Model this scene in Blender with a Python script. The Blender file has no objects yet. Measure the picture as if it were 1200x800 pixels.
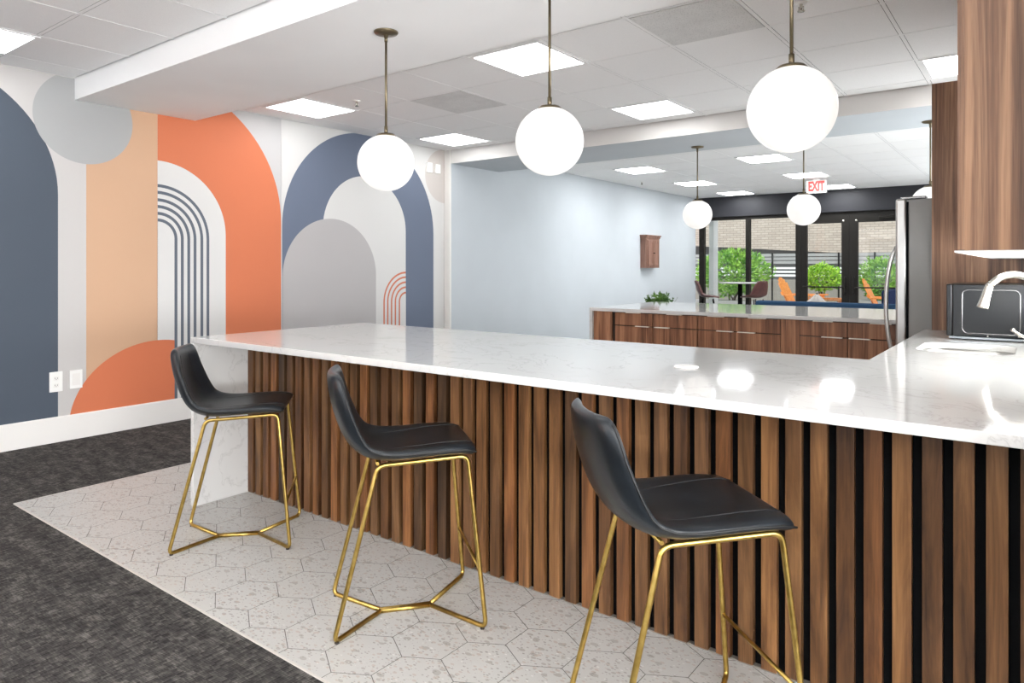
import bpy, bmesh, math, random
from mathutils import Vector, Matrix, noise
from math import sin, cos, pi, radians as R
random.seed(7)
S = bpy.context.scene
COL = S.collection

# ------------------------------------------------------------------ camera
EYE = 1.31
cam = bpy.data.cameras.new('camera'); camo = bpy.data.objects.new('camera', cam); COL.objects.link(camo)
cam.sensor_fit = 'HORIZONTAL'; cam.sensor_width = 36.0
cam.lens = 36.0 * 813 / 1200
cam.shift_y = (312.5 - 400) / 1200 * 1.0
cam.clip_start = 0.05; cam.clip_end = 300
camo.location = (0, 0, EYE)
camo.rotation_euler = (R(90), 0, math.atan2(618, 813))
S.camera = camo

# ------------------------------------------------------------------ world, sun, exposure
W = bpy.data.worlds.new('world'); S.world = W; W.use_nodes = True
bg = W.node_tree.nodes['Background']; bg.inputs[0].default_value = (0.78, 0.88, 1.0, 1); bg.inputs[1].default_value = 1.15
sl = bpy.data.lights.new('sun', 'SUN'); sl.energy = 1.6; sl.angle = R(4); sl.color = (1, 0.95, 0.86)
so = bpy.data.objects.new('sun', sl); COL.objects.link(so); so.rotation_euler = (R(38), R(12), 0)
S.view_settings.view_transform = 'Standard'; S.view_settings.look = 'None'
S.view_settings.exposure = 0.68; S.view_settings.gamma = 1.0; S.view_settings.use_curve_mapping = False
PANEL_L = 5.4; PANEL_FAR = 16.0          # radiance of the ceiling light lenses
GLOBE_L = 0.46
# added fill lights, set at invented windows behind the camera and in side walls
def fill_light(name, loc, rot, sx, sy, power, col=(0.97, 0.985, 1.0)):
    l = bpy.data.lights.new(name, 'AREA'); l.shape = 'RECTANGLE'; l.size = sx; l.size_y = sy; l.energy = power; l.color = col
    o = bpy.data.objects.new(name, l); COL.objects.link(o); o.location = loc; o.rotation_euler = rot
for k, x in enumerate((-4.0, -0.2)): fill_light('back_fill_light', (x, -3.64, 1.0), (R(-90 - 52), 0, 0), 3.0, 1.2, 490)
fill_light('side_fill_light', (3.24, -1.0, 1.0), (0, R(90 + 52), 0), 1.2, 3.4, 400)
fill_light('kitchen_fill_light', (0.14, 3.475, 1.155), (0, R(90 + 50), 0), 0.30, 1.45, 27, (0.94, 0.97, 1.0))  # added fill at an invented window over the counter, lifts the ceiling
for y in (7.75, 11.7): fill_light('far_side_fill_light', (0.16, y, 1.6), (0, R(90 + 14), 0), 1.1, 3.2, 40, (0.95, 0.98, 1.0))  # added fill for the far room, at invented side windows

# ------------------------------------------------------------------ materials
def lin(c):
    c = c / 255.0
    return c / 12.92 if c <= 0.04045 else ((c + 0.055) / 1.055) ** 2.4
def rgb(r, g, b): return (lin(r), lin(g), lin(b), 1)
MATS = {}
def mat(name, col, rough=0.6, metal=0.0, spec=0.5, emit=None, es=0.0, coat=0.0):
    m = bpy.data.materials.new(name); m.use_nodes = True
    b = m.node_tree.nodes['Principled BSDF']
    b.inputs['Base Color'].default_value = rgb(*col)
    b.inputs['Roughness'].default_value = rough; b.inputs['Metallic'].default_value = metal
    b.inputs['Specular IOR Level'].default_value = spec
    b.inputs['Coat Weight'].default_value = coat
    if emit: b.inputs['Emission Color'].default_value = rgb(*emit); b.inputs['Emission Strength'].default_value = es
    MATS[name] = m
    return m
class NT:
    def __init__(s, m): s.t = m.node_tree; s.b = s.t.nodes['Principled BSDF']
    def n(s, ty, **kw):
        x = s.t.nodes.new(ty)
        for k, v in kw.items():
            if k in ('operation', 'data_type', 'feature', 'blend_type', 'noise_dimensions', 'wave_type', 'bands_direction', 'distance'): setattr(x, k, v)
        return x
    def l(s, a, b): s.t.links.new(a, b)
    def pos(s): return s.n('ShaderNodeNewGeometry').outputs['Position']
    def obj(s): return s.n('ShaderNodeTexCoord').outputs['Object']
    def mapping(s, vec, scale=(1, 1, 1), rot=(0, 0, 0)):
        x = s.n('ShaderNodeMapping'); s.l(vec, x.inputs['Vector']); x.inputs['Scale'].default_value = scale; x.inputs['Rotation'].default_value = rot
        return x.outputs[0]
    def noise(s, vec, scale, detail=4, rough=0.5, dist=0.0):
        x = s.n('ShaderNodeTexNoise'); s.l(vec, x.inputs['Vector'])
        x.inputs['Scale'].default_value = scale; x.inputs['Detail'].default_value = detail; x.inputs['Roughness'].default_value = rough; x.inputs['Distortion'].default_value = dist
        return x.outputs['Fac']
    def ramp(s, fac, stops):
        x = s.n('ShaderNodeValToRGB'); s.l(fac, x.inputs[0]); e = x.color_ramp.elements
        while len(e) < len(stops): e.new(0.5)
        for el, (p, c) in zip(e, stops): el.position = p; el.color = c if len(c) == 4 else rgb(*c)
        return x.outputs[0]
    def mix(s, fac, a, b, blend='MIX'):
        x = s.n('ShaderNodeMix', data_type='RGBA', blend_type=blend)
        if isinstance(fac, float): x.inputs[0].default_value = fac
        else: s.l(fac, x.inputs[0])
        for v, i in ((a, 6), (b, 7)):
            if isinstance(v, tuple): x.inputs[i].default_value = v
            else: s.l(v, x.inputs[i])
        return x.outputs[2]
    def math(s, op, a, b=None, c=None):
        x = s.n('ShaderNodeMath', operation=op)
        for i, v in enumerate((a, b, c)):
            if v is None: continue
            if isinstance(v, (int, float)): x.inputs[i].default_value = v
            else: s.l(v, x.inputs[i])
        return x.outputs[0]
    def sep(s, v): x = s.n('ShaderNodeSeparateXYZ'); s.l(v, x.inputs[0]); return x.outputs
    def comb(s, a, b, c):
        x = s.n('ShaderNodeCombineXYZ')
        for i, v in enumerate((a, b, c)):
            if isinstance(v, (int, float)): x.inputs[i].default_value = v
            else: s.l(v, x.inputs[i])
        return x.outputs[0]
    def color(s, c): s.l(c, s.b.inputs['Base Color'])
    def bump(s, h, strength=0.3, dist=0.002):
        x = s.n('ShaderNodeBump'); x.inputs['Strength'].default_value = strength; x.inputs['Distance'].default_value = dist
        s.l(h, x.inputs['Height']); s.l(x.outputs[0], s.b.inputs['Normal'])

def paint(name, col, rough=0.7, amp=0.03):
    m = mat(name, col, rough, spec=0.3); t = NT(m)
    f = t.noise(t.pos(), 1.3, 2)
    a = tuple(min(1, x * (1 + amp)) for x in rgb(*col)[:3]) + (1,); b = tuple(x * (1 - amp) for x in rgb(*col)[:3]) + (1,)
    t.color(t.ramp(f, [(0.3, b), (0.7, a)]))
    t.bump(t.noise(t.pos(), 260, 2), 0.06, 0.001)
    return m
M_white = paint('white_paint', (232, 229, 225)); M_trim = paint('trim_white', (233, 229, 224), 0.45)
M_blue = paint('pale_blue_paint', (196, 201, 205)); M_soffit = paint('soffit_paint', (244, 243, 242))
M_dark = paint('charcoal_fascia', (44, 44, 48), 0.5)
M_tile = mat('ceiling_tile', (226, 224, 221), 0.9, spec=0.1)
t = NT(M_tile); p = t.pos(); t.color(t.ramp(t.noise(p, 180, 3), [(0.3, (240, 239, 238)), (0.6, (246, 245, 244))]))
M_tilegrid = mat('ceiling_grid', (244, 243, 242), 0.8, spec=.1); M_gap = mat('shadow_gap', (48, 46, 45), 0.9)
M_vent = mat('vent_grey', (196, 194, 191), 0.7)
t = NT(M_vent); v = t.n('ShaderNodeTexVoronoi'); t.l(t.pos(), v.inputs['Vector']); v.inputs['Scale'].default_value = 90
f2 = t.noise(t.pos(), 6, 3)
t.color(t.mix(t.ramp(f2, [(0.35, (0.0, 0, 0, 1)), (0.7, (1, 1, 1, 1))]), t.ramp(v.outputs['Distance'], [(0.15, (196, 195, 193)), (0.35, (226, 225, 223))]), t.ramp(v.outputs['Distance'], [(0.15, (186, 185, 183)), (0.35, (216, 215, 213))])))
M_lens = mat('light_lens', (255, 255, 255), 0.5, emit=(252, 253, 255), es=PANEL_L)
M_globe = mat('opal_globe', (165, 163, 160), 0.25, emit=(255, 252, 248), es=GLOBE_L)
M_bronze = mat('antique_bronze', (118, 106, 84), 0.32, 0.9)
M_gold = mat('brushed_gold', (190, 160, 90), 0.30, 1.0)
t = NT(M_gold); t.color(t.ramp(t.noise(t.obj(), 40, 2), [(0.3, (172, 142, 74)), (0.7, (200, 170, 98))]))
M_rubber = mat('dark_rubber', (48, 40, 34), 0.7)

# leather
def leather(name, c1, c2, rough=0.36):
    m = mat(name, c1, rough, spec=0.5); t = NT(m); o = t.obj()
    t.color(t.ramp(t.noise(o, 9, 4), [(0.35, c1), (0.7, c2)]))
    h = t.math('ADD', t.math('MULTIPLY', t.noise(o, 260, 2), 0.25), t.math('MULTIPLY', t.noise(o, 11, 2), 1.0))
    t.bump(h, 0.28, 0.003)
    return m
M_leather = leather('black_leather', (19, 23, 27), (31, 36, 41), .31)
M_seam = mat('leather_seam', (10, 11, 12), 0.5)
M_brownleather = leather('brown_leather', (74, 44, 42), (98, 60, 56))

# walnut wood: grain follows world Z
def walnut(name, dark, mid, light, sx=(22, 22, 1.1), plank=None, rough=0.42):
    m = mat(name, mid, rough, spec=0.35); t = NT(m); p = t.pos()
    if plank:
        pitch, x0, ax = plank
        s = t.sep(p); k = t.math('FLOOR', t.math('DIVIDE', t.math('SUBTRACT', s[ax], x0), pitch))
        wn = t.n('ShaderNodeTexWhiteNoise', noise_dimensions='1D'); t.l(k, wn.inputs['W'])
        off = t.math('MULTIPLY', wn.outputs['Value'], 9.0)
        q = t.comb(s[0], t.math('ADD', s[1], off), t.math('ADD', s[2], off))
    else: q = p
    q2 = t.mapping(q, sx)
    g = t.noise(q2, 1.0, 6, 0.62, 0.7)
    fine = t.noise(t.mapping(q, (sx[0] * 9, sx[1] * 9, 4)), 1.0, 3, 0.6)
    fac = t.math('ADD', t.math('MULTIPLY', g, 0.8), t.math('MULTIPLY', fine, 0.2))
    c = t.ramp(fac, [(0.34, dark), (0.50, mid), (0.66, light)])
    if plank:
        tint = t.ramp(wn.outputs['Value'], [(0.0, (118, 114, 110)), (0.25, (245, 228, 200)), (0.5, (168, 160, 150)), (0.75, (240, 205, 168)), (1.0, (140, 124, 108))])
        c = t.mix(0.9, c, t.mix(1.0, c, tint, 'MULTIPLY'))
    t.color(c); t.bump(fine, 0.12, 0.001)
    return m
SL0, SLP = -3.648, 0.07517
M_slat = walnut('slat_walnut', (72, 50, 34), (122, 90, 62), (164, 126, 90), (16, 16, 1.4), plank=(SLP, SL0 - 0.01, 0), rough=0.38)
M_walnut = walnut('cabinet_walnut', (84, 52, 36), (133, 90, 64), (172, 124, 92), (26, 26, 0.9), rough=0.4)
M_walnut_panel = walnut('panel_walnut', (66, 46, 35), (130, 95, 72), (182, 140, 108), (19, 19, 0.55), rough=0.42)
M_redwood = walnut('small_cabinet_wood', (96, 66, 54), (136, 100, 86), (166, 130, 114), (30, 30, 2))
M_orange = walnut('orange_cedar', (196, 112, 52), (228, 142, 74), (244, 170, 104), (20, 20, 20))
M_black = mat('black_backing', (9, 9, 10), 0.8, spec=.1); M_blackgloss = mat('black_enamel', (14, 14, 15), 0.3)
M_blacktrim = mat('enamel_ridge', (130, 130, 130), 0.2, 0.7)
M_steel = mat('stainless_steel', (190, 188, 184), 0.28, 1.0)
t = NT(M_steel); t.l(t.ramp(t.noise(t.mapping(t.pos(), (60, 60, 1.5)), 1, 3), [(0.3, (0.30,) * 3 + (1,)), (0.7, (0.40,) * 3 + (1,))]), t.b.inputs['Roughness'])
M_nickel = mat('brushed_nickel', (205, 200, 190), 0.26, 1.0)
M_fridge = mat('grey_fridge_side', (136, 134, 131), 0.5, 0.35)
t = NT(M_fridge); t.bump(t.noise(t.pos(), 320, 2), 0.35, 0.001)
M_pull = mat('pull_nickel', (236, 230, 220), 0.45, 0.5)
M_plastic = mat('white_plastic', (240, 238, 234), 0.35)
M_socket = mat('socket_dark', (70, 66, 62), 0.5)

# quartz
M_quartz = mat('white_quartz', (206, 203, 200), 0.06, spec=0.35); t = NT(M_quartz); p = t.pos()
warp = t.n('ShaderNodeTexNoise'); t.l(p, warp.inputs['Vector']); warp.inputs['Scale'].default_value = 1.6; warp.inputs['Detail'].default_value = 5
va = t.n('ShaderNodeVectorMath', operation='ADD'); vs = t.n('ShaderNodeVectorMath', operation='SCALE'); vs.inputs['Scale'].default_value = 0.9
t.l(warp.outputs['Color'], vs.inputs[0]); t.l(t.mapping(p, (1, 1, 1), (0, 0, 0.5)), va.inputs[0]); t.l(vs.outputs[0], va.inputs[1])
w = t.noise(t.mapping(va.outputs[0], (1.6, 3.6, .8)), 1.3, 8, 0.6)
vein = t.math('ABSOLUTE', t.math('SUBTRACT', w, 0.5))
vc = t.ramp(vein, [(0.0, (184, 181, 178)), (0.004, (197, 195, 192)), (0.018, (204, 202, 199))])
cloud = t.ramp(t.noise(p, 2.2, 4), [(0.36, (.8, .8, .8, 1)), (0.48, (0.0, 0, 0, 1))])
t.color(t.mix(cloud, vc, t.mix(0.12, rgb(204, 202, 199), vc)))

# terrazzo tiles
M_terr = mat('terrazzo_tile', (214, 209, 202), 0.4); t = NT(M_terr); p = t.pos()
cc = rgb(184, 182, 178); c = cc
for sc, th, colr, seed in ((22, 0.30, (146, 139, 132), 0), (38, 0.30, (172, 155, 142), 3.3), (60, 0.30, (128, 122, 117), 7.7), (38, 0.16, (212, 210, 206), 11)):
    mp = t.n('ShaderNodeMapping'); t.l(p, mp.inputs['Vector']); mp.inputs['Location'].default_value = (seed, seed, 0); mp.inputs['Rotation'].default_value = (0, 0, seed)
    mp.inputs['Scale'].default_value = (1, 1.7, 1)
    v = t.n('ShaderNodeTexVoronoi'); t.l(mp.outputs[0], v.inputs['Vector']); v.inputs['Scale'].default_value = sc
    sp = t.sep(v.outputs['Color'])
    m1 = t.math('LESS_THAN', t.math('ADD', v.outputs['Distance'], t.math('MULTIPLY', sp[0], 0.35)), th + 0.08)
    c = t.mix(t.math('MULTIPLY', m1, 0.7), c, rgb(*colr))
c = t.mix(t.ramp(t.noise(p, 3, 3), [(0.3, (0, 0, 0, 1)), (0.7, (0.25, 0.25, 0.25, 1))]), c, rgb(178, 173, 167))
t.color(c)
M_grout = mat('grout', (96, 92, 88), 0.8)

# carpet
M_carpet = mat('charcoal_carpet', (78, 74, 70), 0.95, spec=0.1); t = NT(M_carpet); p = t.pos()
big = t.noise(t.mapping(p, (1.3, 3.4, 1)), 4.2, 7, 0.72)
fi = t.noise(t.mapping(p, (25, 160, 1)), 1.0, 3, 0.6)
s = t.sep(p)
rib = t.math('SINE', t.math('MULTIPLY', s[0], 2 * pi / 0.011))
fac = t.math('ADD', t.math('MULTIPLY', big, 0.62), t.math('MULTIPLY', fi, 0.38))
base = t.ramp(fac, [(0.38, (50, 48, 47)), (0.5, (70, 67, 65)), (0.62, (98, 95, 90))])
sn = t.n('ShaderNodeVectorMath', operation='SNAP'); t.l(p, sn.inputs[0]); sn.inputs[1].default_value = (0.011, 0.022, 1.0)
wn = t.n('ShaderNodeTexWhiteNoise', noise_dimensions='3D'); t.l(sn.outputs[0], wn.inputs['Vector'])
base = t.mix(0.5, base, t.mix(1.0, base, t.ramp(wn.outputs['Value'], [(0.0, (0.25, .25, .25, 1)), (1.0, (2.0, 2.0, 2.0, 1))]), 'MULTIPLY'))
base = t.mix(t.math('MULTIPLY', t.math('GREATER_THAN', rib, 0.35), 0.35), base, rgb(38, 37, 36))
t.color(base); t.bump(t.math('ADD', fi, rib), 0.4, 0.003)

# mural paints
mur = {k: paint('mural_' + k, c, 0.62, 0.02) for k, c in {
    'cream': (194, 190, 187), 'slate': (76, 84, 95), 'grey': (168, 168, 167), 'peach': (202, 164, 134), 'orange': (208, 118, 82),
    'apricot': (206, 118, 82), 'mist': (192, 190, 189), 'white': (212, 210, 207), 'line': (96, 102, 112), 'dusk': (104, 113, 131),
    'stone': (178, 174, 173), 'rust': (204, 120, 92), 'taupe': (200, 192, 186)}.items()}

# ------------------------------------------------------------------ mesh helpers
def obj(name, bm, m, parent=None, smooth=False, bevel=0.0, recalc=True):
    if recalc: bmesh.ops.recalc_face_normals(bm, faces=bm.faces)
    me = bpy.data.meshes.new(name); bm.to_mesh(me); bm.free()
    for x in (m if isinstance(m, (list, tuple)) else [m]): me.materials.append(x)
    if smooth:
        for p in me.polygons: p.use_smooth = True
    o = bpy.data.objects.new(name, me); COL.objects.link(o)
    if parent: o.parent = parent
    if bevel:
        b = o.modifiers.new('bevel', 'BEVEL'); b.width = bevel; b.segments = 2; b.limit_method = 'ANGLE'; b.angle_limit = R(40)
    return o
def box(bm, x0, x1, y0, y1, z0, z1, mi=0, M=None):
    vs = [bm.verts.new((x, y, z)) for x in (x0, x1) for y in (y0, y1) for z in (z0, z1)]
    if M: 
        for v in vs: v.co = M @ v.co
    q = [(0, 1, 3, 2), (4, 6, 7, 5), (0, 4, 5, 1), (2, 3, 7, 6), (0, 2, 6, 4), (1, 5, 7, 3)]
    for f in q:
        fc = bm.faces.new([vs[i] for i in f]); fc.material_index = mi
def BX(*a): bm = bmesh.new(); box(bm, *a); return bm
def fillet(pts, r, n=6):
    pts = [Vector(p) for p in pts]; out = [pts[0]]
    for a, b, c in zip(pts, pts[1:], pts[2:]):
        d1 = (a - b); d2 = (c - b); k = min(r, d1.length * .45, d2.length * .45)
        p0 = b + d1.normalized() * k; p1 = b + d2.normalized() * k
        for i in range(n + 1):
            s = i / n; out.append(p0 * (1 - s) ** 2 + b * 2 * s * (1 - s) + p1 * s * s)
    out.append(pts[-1]); return out
def tube(bm, pts, rad, seg=12, closed=False, mi=0, caps=True):
    pts = [Vector(p) for p in pts]; n = len(pts); rings = []; up = None
    rr = rad if isinstance(rad, (list, tuple)) else [rad] * n
    for i in range(n):
        if closed: tg = pts[(i + 1) % n] - pts[i - 1]
        else: tg = pts[min(i + 1, n - 1)] - pts[max(i - 1, 0)]
        tg.normalize()
        if up is None:
            up = Vector((0, 0, 1)) if abs(tg.z) < 0.9 else Vector((1, 0, 0))
        side = tg.cross(up).normalized(); up = side.cross(tg).normalized()
        rings.append([bm.verts.new(pts[i] + (side * cos(2 * pi * k / seg) + up * sin(2 * pi * k / seg)) * rr[i]) for k in range(seg)])
    for i in range(n if closed else n - 1):
        a, b = rings[i], rings[(i + 1) % n]
        for k in range(seg):
            f = bm.faces.new((a[k], a[(k + 1) % seg], b[(k + 1) % seg], b[k])); f.smooth = True; f.material_index = mi
    if caps and not closed: bm.faces.new(rings[0][::-1]).material_index = mi; bm.faces.new(rings[-1]).material_index = mi
def TB(pts, rad, seg=12, closed=False): bm = bmesh.new(); tube(bm, pts, rad, seg, closed); return bm
def lathe(prof, seg=32, cx=0, cy=0, bm=None, mi=0):
    bm = bm or bmesh.new(); rings = []
    for r, z in prof:
        rings.append([bm.verts.new((cx + r * cos(2 * pi * k / seg), cy + r * sin(2 * pi * k / seg), z)) for k in range(seg)] if r > 1e-6 else [bm.verts.new((cx, cy, z))])
    for a, b in zip(rings, rings[1:]):
        for k in range(seg):
            k2 = (k + 1) % seg
            vs = [a[k], a[k2], b[k2], b[k]] if len(a) > 1 and len(b) > 1 else ([a[0], b[k2], b[k]] if len(a) == 1 else [a[k], a[k2], b[0]])
            f = bm.faces.new(vs); f.smooth = True; f.material_index = mi
    return bm
def prism(bm, poly, z0, z1, mi=0, M=None):
    lo = [bm.verts.new((x, y, z0)) for x, y in poly]; hi = [bm.verts.new((x, y, z1)) for x, y in poly]
    if M:
        for v in lo + hi: v.co = M @ v.co
    bm.faces.new(lo[::-1]).material_index = mi; bm.faces.new(hi).material_index = mi
    for i in range(len(poly)):
        j = (i + 1) % len(poly); bm.faces.new((lo[i], lo[j], hi[j], hi[i])).material_index = mi
def rrect(x0, x1, y0, y1, r, n=6):
    out = []
    for cx, cy, a in ((x1 - r, y1 - r, 0), (x0 + r, y1 - r, 90), (x0 + r, y0 + r, 180), (x1 - r, y0 + r, 270)):
        for k in range(n + 1): t_ = R(a + 90 * k / n); out.append((cx + r * cos(t_), cy + r * sin(t_)))
    return out
def slab_mesh(name, loops, z0, z1, m, parent=None, bevel=0.002):
    cu = bpy.data.curves.new('tmp', 'CURVE'); cu.dimensions = '2D'; cu.fill_mode = 'BOTH'; cu.extrude = (z1 - z0) / 2
    for lp in loops:
        sp = cu.splines.new('POLY'); sp.points.add(len(lp) - 1); sp.use_cyclic_u = True
        for q, (x, y) in zip(sp.points, lp): q.co = (x, y, 0, 1)
    co = bpy.data.objects.new('tmp', cu); COL.objects.link(co)
    dg = bpy.context.evaluated_depsgraph_get(); me = bpy.data.meshes.new_from_object(co.evaluated_get(dg))
    bpy.data.objects.remove(co); bpy.data.curves.remove(cu)
    for v in me.vertices: v.co.z += (z0 + z1) / 2
    bm = bmesh.new(); bm.from_mesh(me); bmesh.ops.remove_doubles(bm, verts=bm.verts, dist=1e-5); bpy.data.meshes.remove(me)
    return obj(name, bm, m, parent, bevel=bevel)
def thing(name, label, cat, loc=(0, 0, 0), rz=0.0, group=None):
    o = bpy.data.objects.new(name, None); COL.objects.link(o); o.empty_display_size = 0.1
    o.location = loc; o.rotation_euler = (0, 0, rz); tag(o, label, cat, group); return o
def tag(o, label, cat, group=None):
    o['label'] = label; o['category'] = cat
    if group: o['group'] = group
    return o
def struct(o): o['kind'] = 'structure'; return o
def dup(root, loc, rz, label):
    def cp(o, par):
        c = o.copy(); COL.objects.link(c); c.parent = par
        for ch in o.children: cp(ch, c)
        return c
    r = cp(root, None); r.location = loc; r.rotation_euler = (0, 0, rz); r['label'] = label; return r

# ------------------------------------------------------------------ ROOM
CZ = 2.743; XW = -5.85; XB = -5.775; YH = 6.345; YH2 = 7.30; YF = 14.0; XR = 0.12; DROP = 2.58
YBACK = -3.6; XR2 = 3.2
struct(obj('floor', BX(XW - .1, XR2 + .1, YBACK - .1, YF + .06, -0.12, 0.0), M_carpet))
# hexagon tile inlay
HX0, HX1, HY0, HY1 = -4.497, XR, 1.387, 13.9
bm = bmesh.new(); af = 0.2315; sd = af / math.sqrt(3); g = 0.0015
for j in range(-6, 62):
    for i in range(-16, 12):
        cx = -1.467 + af * (i + (0.5 if j % 2 else 0)); cy = 2.160 + 1.5 * sd * j
        if cx < HX0 - .2 or cx > HX1 + .2 or cy < HY0 - .2 or cy > HY1 + .2: continue
        r = sd - g
        vs = [bm.verts.new((cx + r * cos(R(90 + 60 * k)), cy + r * sin(R(90 + 60 * k)), 0.006)) for k in range(6)]
        bm.faces.new(vs)
for co, no in (((HX0, 0, 0), (-1, 0, 0)), ((HX1, 0, 0), (1, 0, 0)), ((0, HY0, 0), (0, -1, 0)), ((0, HY1, 0), (0, 1, 0))):
    bmesh.ops.bisect_plane(bm, geom=bm.verts[:] + bm.edges[:] + bm.faces[:], plane_co=co, plane_no=no, clear_outer=True)
box(bm, HX0, HX1, HY0, HY1, 0.0005, 0.005, 1)
o = obj('floor_tile', bm, [M_terr, M_grout], recalc=False); struct(o)
bm = BX(HX0 - .006, HX0, HY0 - .006, HY1, 0.0005, 0.0065); box(bm, HX0, HX1, HY0 - .006, HY0, 0.0005, 0.0065)
struct(obj('trim_1', bm, mat('tile_edge', (196, 190, 182), 0.5)))

# walls
struct(obj('wall_left', BX(XW - .15, XW, YBACK, YH, 0, CZ + .1), M_white))
bm = BX(XB - .225, XB, YH, YF, 0, CZ + .1); struct(obj('wall_left_far', bm, M_blue))
struct(obj('trim_2', BX(XW + .0005, XB + .012, YH - .03, YH, 0, CZ), M_trim))                     # white pier where the mural ends
bm = bmesh.new()
for a_, b_ in ((1.80, 2.70), (4.25, 6.0), (9.5, 10.0), (13.4, YF)): box(bm, XR, XR + .15, a_, b_, 0, CZ + .1)
box(bm, XR, XR + .15, 2.70, 4.25, 0, .96); box(bm, XR, XR + .15, 2.70, 4.25, 1.35, CZ + .1)
for a_, b_ in ((6.0, 9.5), (10.0, 13.4)): box(bm, XR, XR + .15, a_, b_, 0, .9); box(bm, XR, XR + .15, a_, b_, 2.3, CZ + .1)  # openings of the invented windows that hold the added lights
struct(obj('wall_right', bm, M_white))
struct(obj('wall_return', BX(XR, XR2 + .1, 1.66, 1.80, 0, CZ + .1), M_white))
def holed_wall(a0, a1, holes, z0, z1, fn):  # unseen walls, with openings cut for the invented windows
    bm = bmesh.new(); xs = [a0]
    for h in holes: xs += list(h)
    xs.append(a1)
    for k in range(0, len(xs), 2): fn(bm, xs[k], xs[k + 1], 0, CZ + .1)
    for h in holes: fn(bm, h[0], h[1], 0, z0); fn(bm, h[0], h[1], z1, CZ + .1)
    return bm
struct(obj('wall_front_right', holed_wall(YBACK, 1.66, [(-2.8, .8)], .3, 2.4, lambda bm, a, b, c, d: box(bm, XR2, XR2 + .12, a, b, c, d)), M_white))
struct(obj('wall_back', holed_wall(XW - .15, XR2 + .12, [(-5.6, -2.4), (-1.8, 1.4)], .3, 2.4, lambda bm, a, b, c, d: box(bm, a, b, YBACK - .12, YBACK, c, d)), M_white))
bm = BX(XW, XW + .014, YBACK, YH - .03, 0, .183); box(bm, XW, XW + .010, YBACK, YH - .03, .183, .19)
struct(obj('baseboard_left', bm, M_trim, bevel=.002))
struct(obj('baseboard_left_far', BX(XB, XB + .014, YH, YF - .02, 0, .13), M_trim))
struct(obj('baseboard_back', BX(XW, XR2, YBACK, YBACK + .014, 0, .183), M_trim))

# ceiling of lay-in tiles
def ceil_zone(bm, x0, x1, y0, y1, gx, px, gy, py, holes):
    box(bm, x0, x1, y0, y1, CZ + .012, CZ + .10, 2)
    xs = [x0] + [gx + px * k for k in range(-40, 40) if x0 + .03 < gx + px * k < x1 - .03] + [x1]
    ys = [y0] + [gy + py * k for k in range(-40, 40) if y0 + .03 < gy + py * k < y1 - .03] + [y1]
    for a, b in zip(xs, xs[1:]):
        for c, d in zip(ys, ys[1:]):
            if any(a < hx < b and c < hy < d for hx, hy in holes): continue
            e = .0135; vs = [bm.verts.new(v) for v in ((a + e, c + e, CZ), (a + e, d - e, CZ), (b - e, d - e, CZ), (b - e, c + e, CZ))]
            bm.faces.new(vs).material_index = 0
    w = .0106
    for a in xs[1:-1]: box(bm, a - w, a + w, y0, y1, CZ - .0012, CZ + .001, 1)
    for c in ys[1:-1]: box(bm, x0, x1, c - w, c + w, CZ - .0010, CZ + .001, 1)
GX, PX, GY, PY = -0.68, 0.61, 3.58, 0.645
lights_near = [(-5.255, 1.36), (-2.815, 1.36), (-0.375, 1.36), (2.065, 1.36), (-5.255, -1.22), (-2.815, -1.22), (-0.375, -1.22), (2.065, -1.22),
               (-5.255, 3.9025), (-2.815, 3.9025), (-5.255, 5.8375), (-2.815, 5.8375), (-0.375, 5.8375)]
GX2, PX2, GY2, PY2 = -3.2065, 0.603, 9.0075, 0.69
lights_far = [(-4.714, 9.3525), (-4.714, 11.4225), (-4.714, 13.4), (-2.905, 9.3525), (-2.905, 11.4225), (-2.905, 13.4)]
vents = [(-1.595, 3.9025), (-4.035, 4.5475)]
bm = bmesh.new()
allh = lights_near + lights_far + vents
ceil_zone(bm, XW, XR2, YBACK, 2.19, GX, PX, GY, PY, allh)
ceil_zone(bm, XW, XR, 3.14, YH, GX, PX, GY, PY, allh)
ceil_zone(bm, XB, XR, YH2, YF, GX2, PX2, GY2, PY2, allh)
struct(obj('ceiling', bm, [M_tile, M_tilegrid, M_gap], recalc=False))
struct(obj('soffit', BX(XW, XR, 2.19, 3.14, DROP, CZ + .1), M_soffit, bevel=.003))
struct(obj('soffit_extension', BX(XR, XR2, 1.80, 2.19, DROP, CZ + .1), M_soffit))
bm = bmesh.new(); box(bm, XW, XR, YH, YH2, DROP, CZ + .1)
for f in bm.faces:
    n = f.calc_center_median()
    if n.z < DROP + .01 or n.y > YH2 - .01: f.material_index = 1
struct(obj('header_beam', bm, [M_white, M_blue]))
struct(obj('roof_slab', BX(XW - .15, XR2 + .12, YBACK - .12, YF + .1, CZ + .101, CZ + .3), M_white))

# ------------------------------------------------------------------ wall mural (a painted design on the left wall)
ML = [0]
mbm = bmesh.new(); mkeys = list(mur.keys())
def shape(poly, key, y0=-9, y1=6.312, z0=0.0, z1=CZ - .001):
    ML[0] += 1
    pts = []
    x = XW + 0.0006 + ML[0] * 0.00022
    b2 = bmesh.new(); vs = [b2.verts.new((x, y, z)) for y, z in poly]; b2.faces.new(vs)
    for co, no in (((0, y0, 0), (0, -1, 0)), ((0, y1, 0), (0, 1, 0)), ((0, 0, z0), (0, 0, -1)), ((0, 0, z1), (0, 0, 1))):
        bmesh.ops.bisect_plane(b2, geom=b2.verts[:] + b2.edges[:] + b2.faces[:], plane_co=co, plane_no=no, clear_outer=True)
    bmesh.ops.triangulate(b2, faces=b2.faces)
    for f in b2.faces:
        nf = mbm.faces.new([mbm.verts.new(v.co) for v in f.verts]); nf.material_index = mkeys.index(key)
        if nf.normal.x < 0: nf.normal_flip()
    b2.free()
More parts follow.
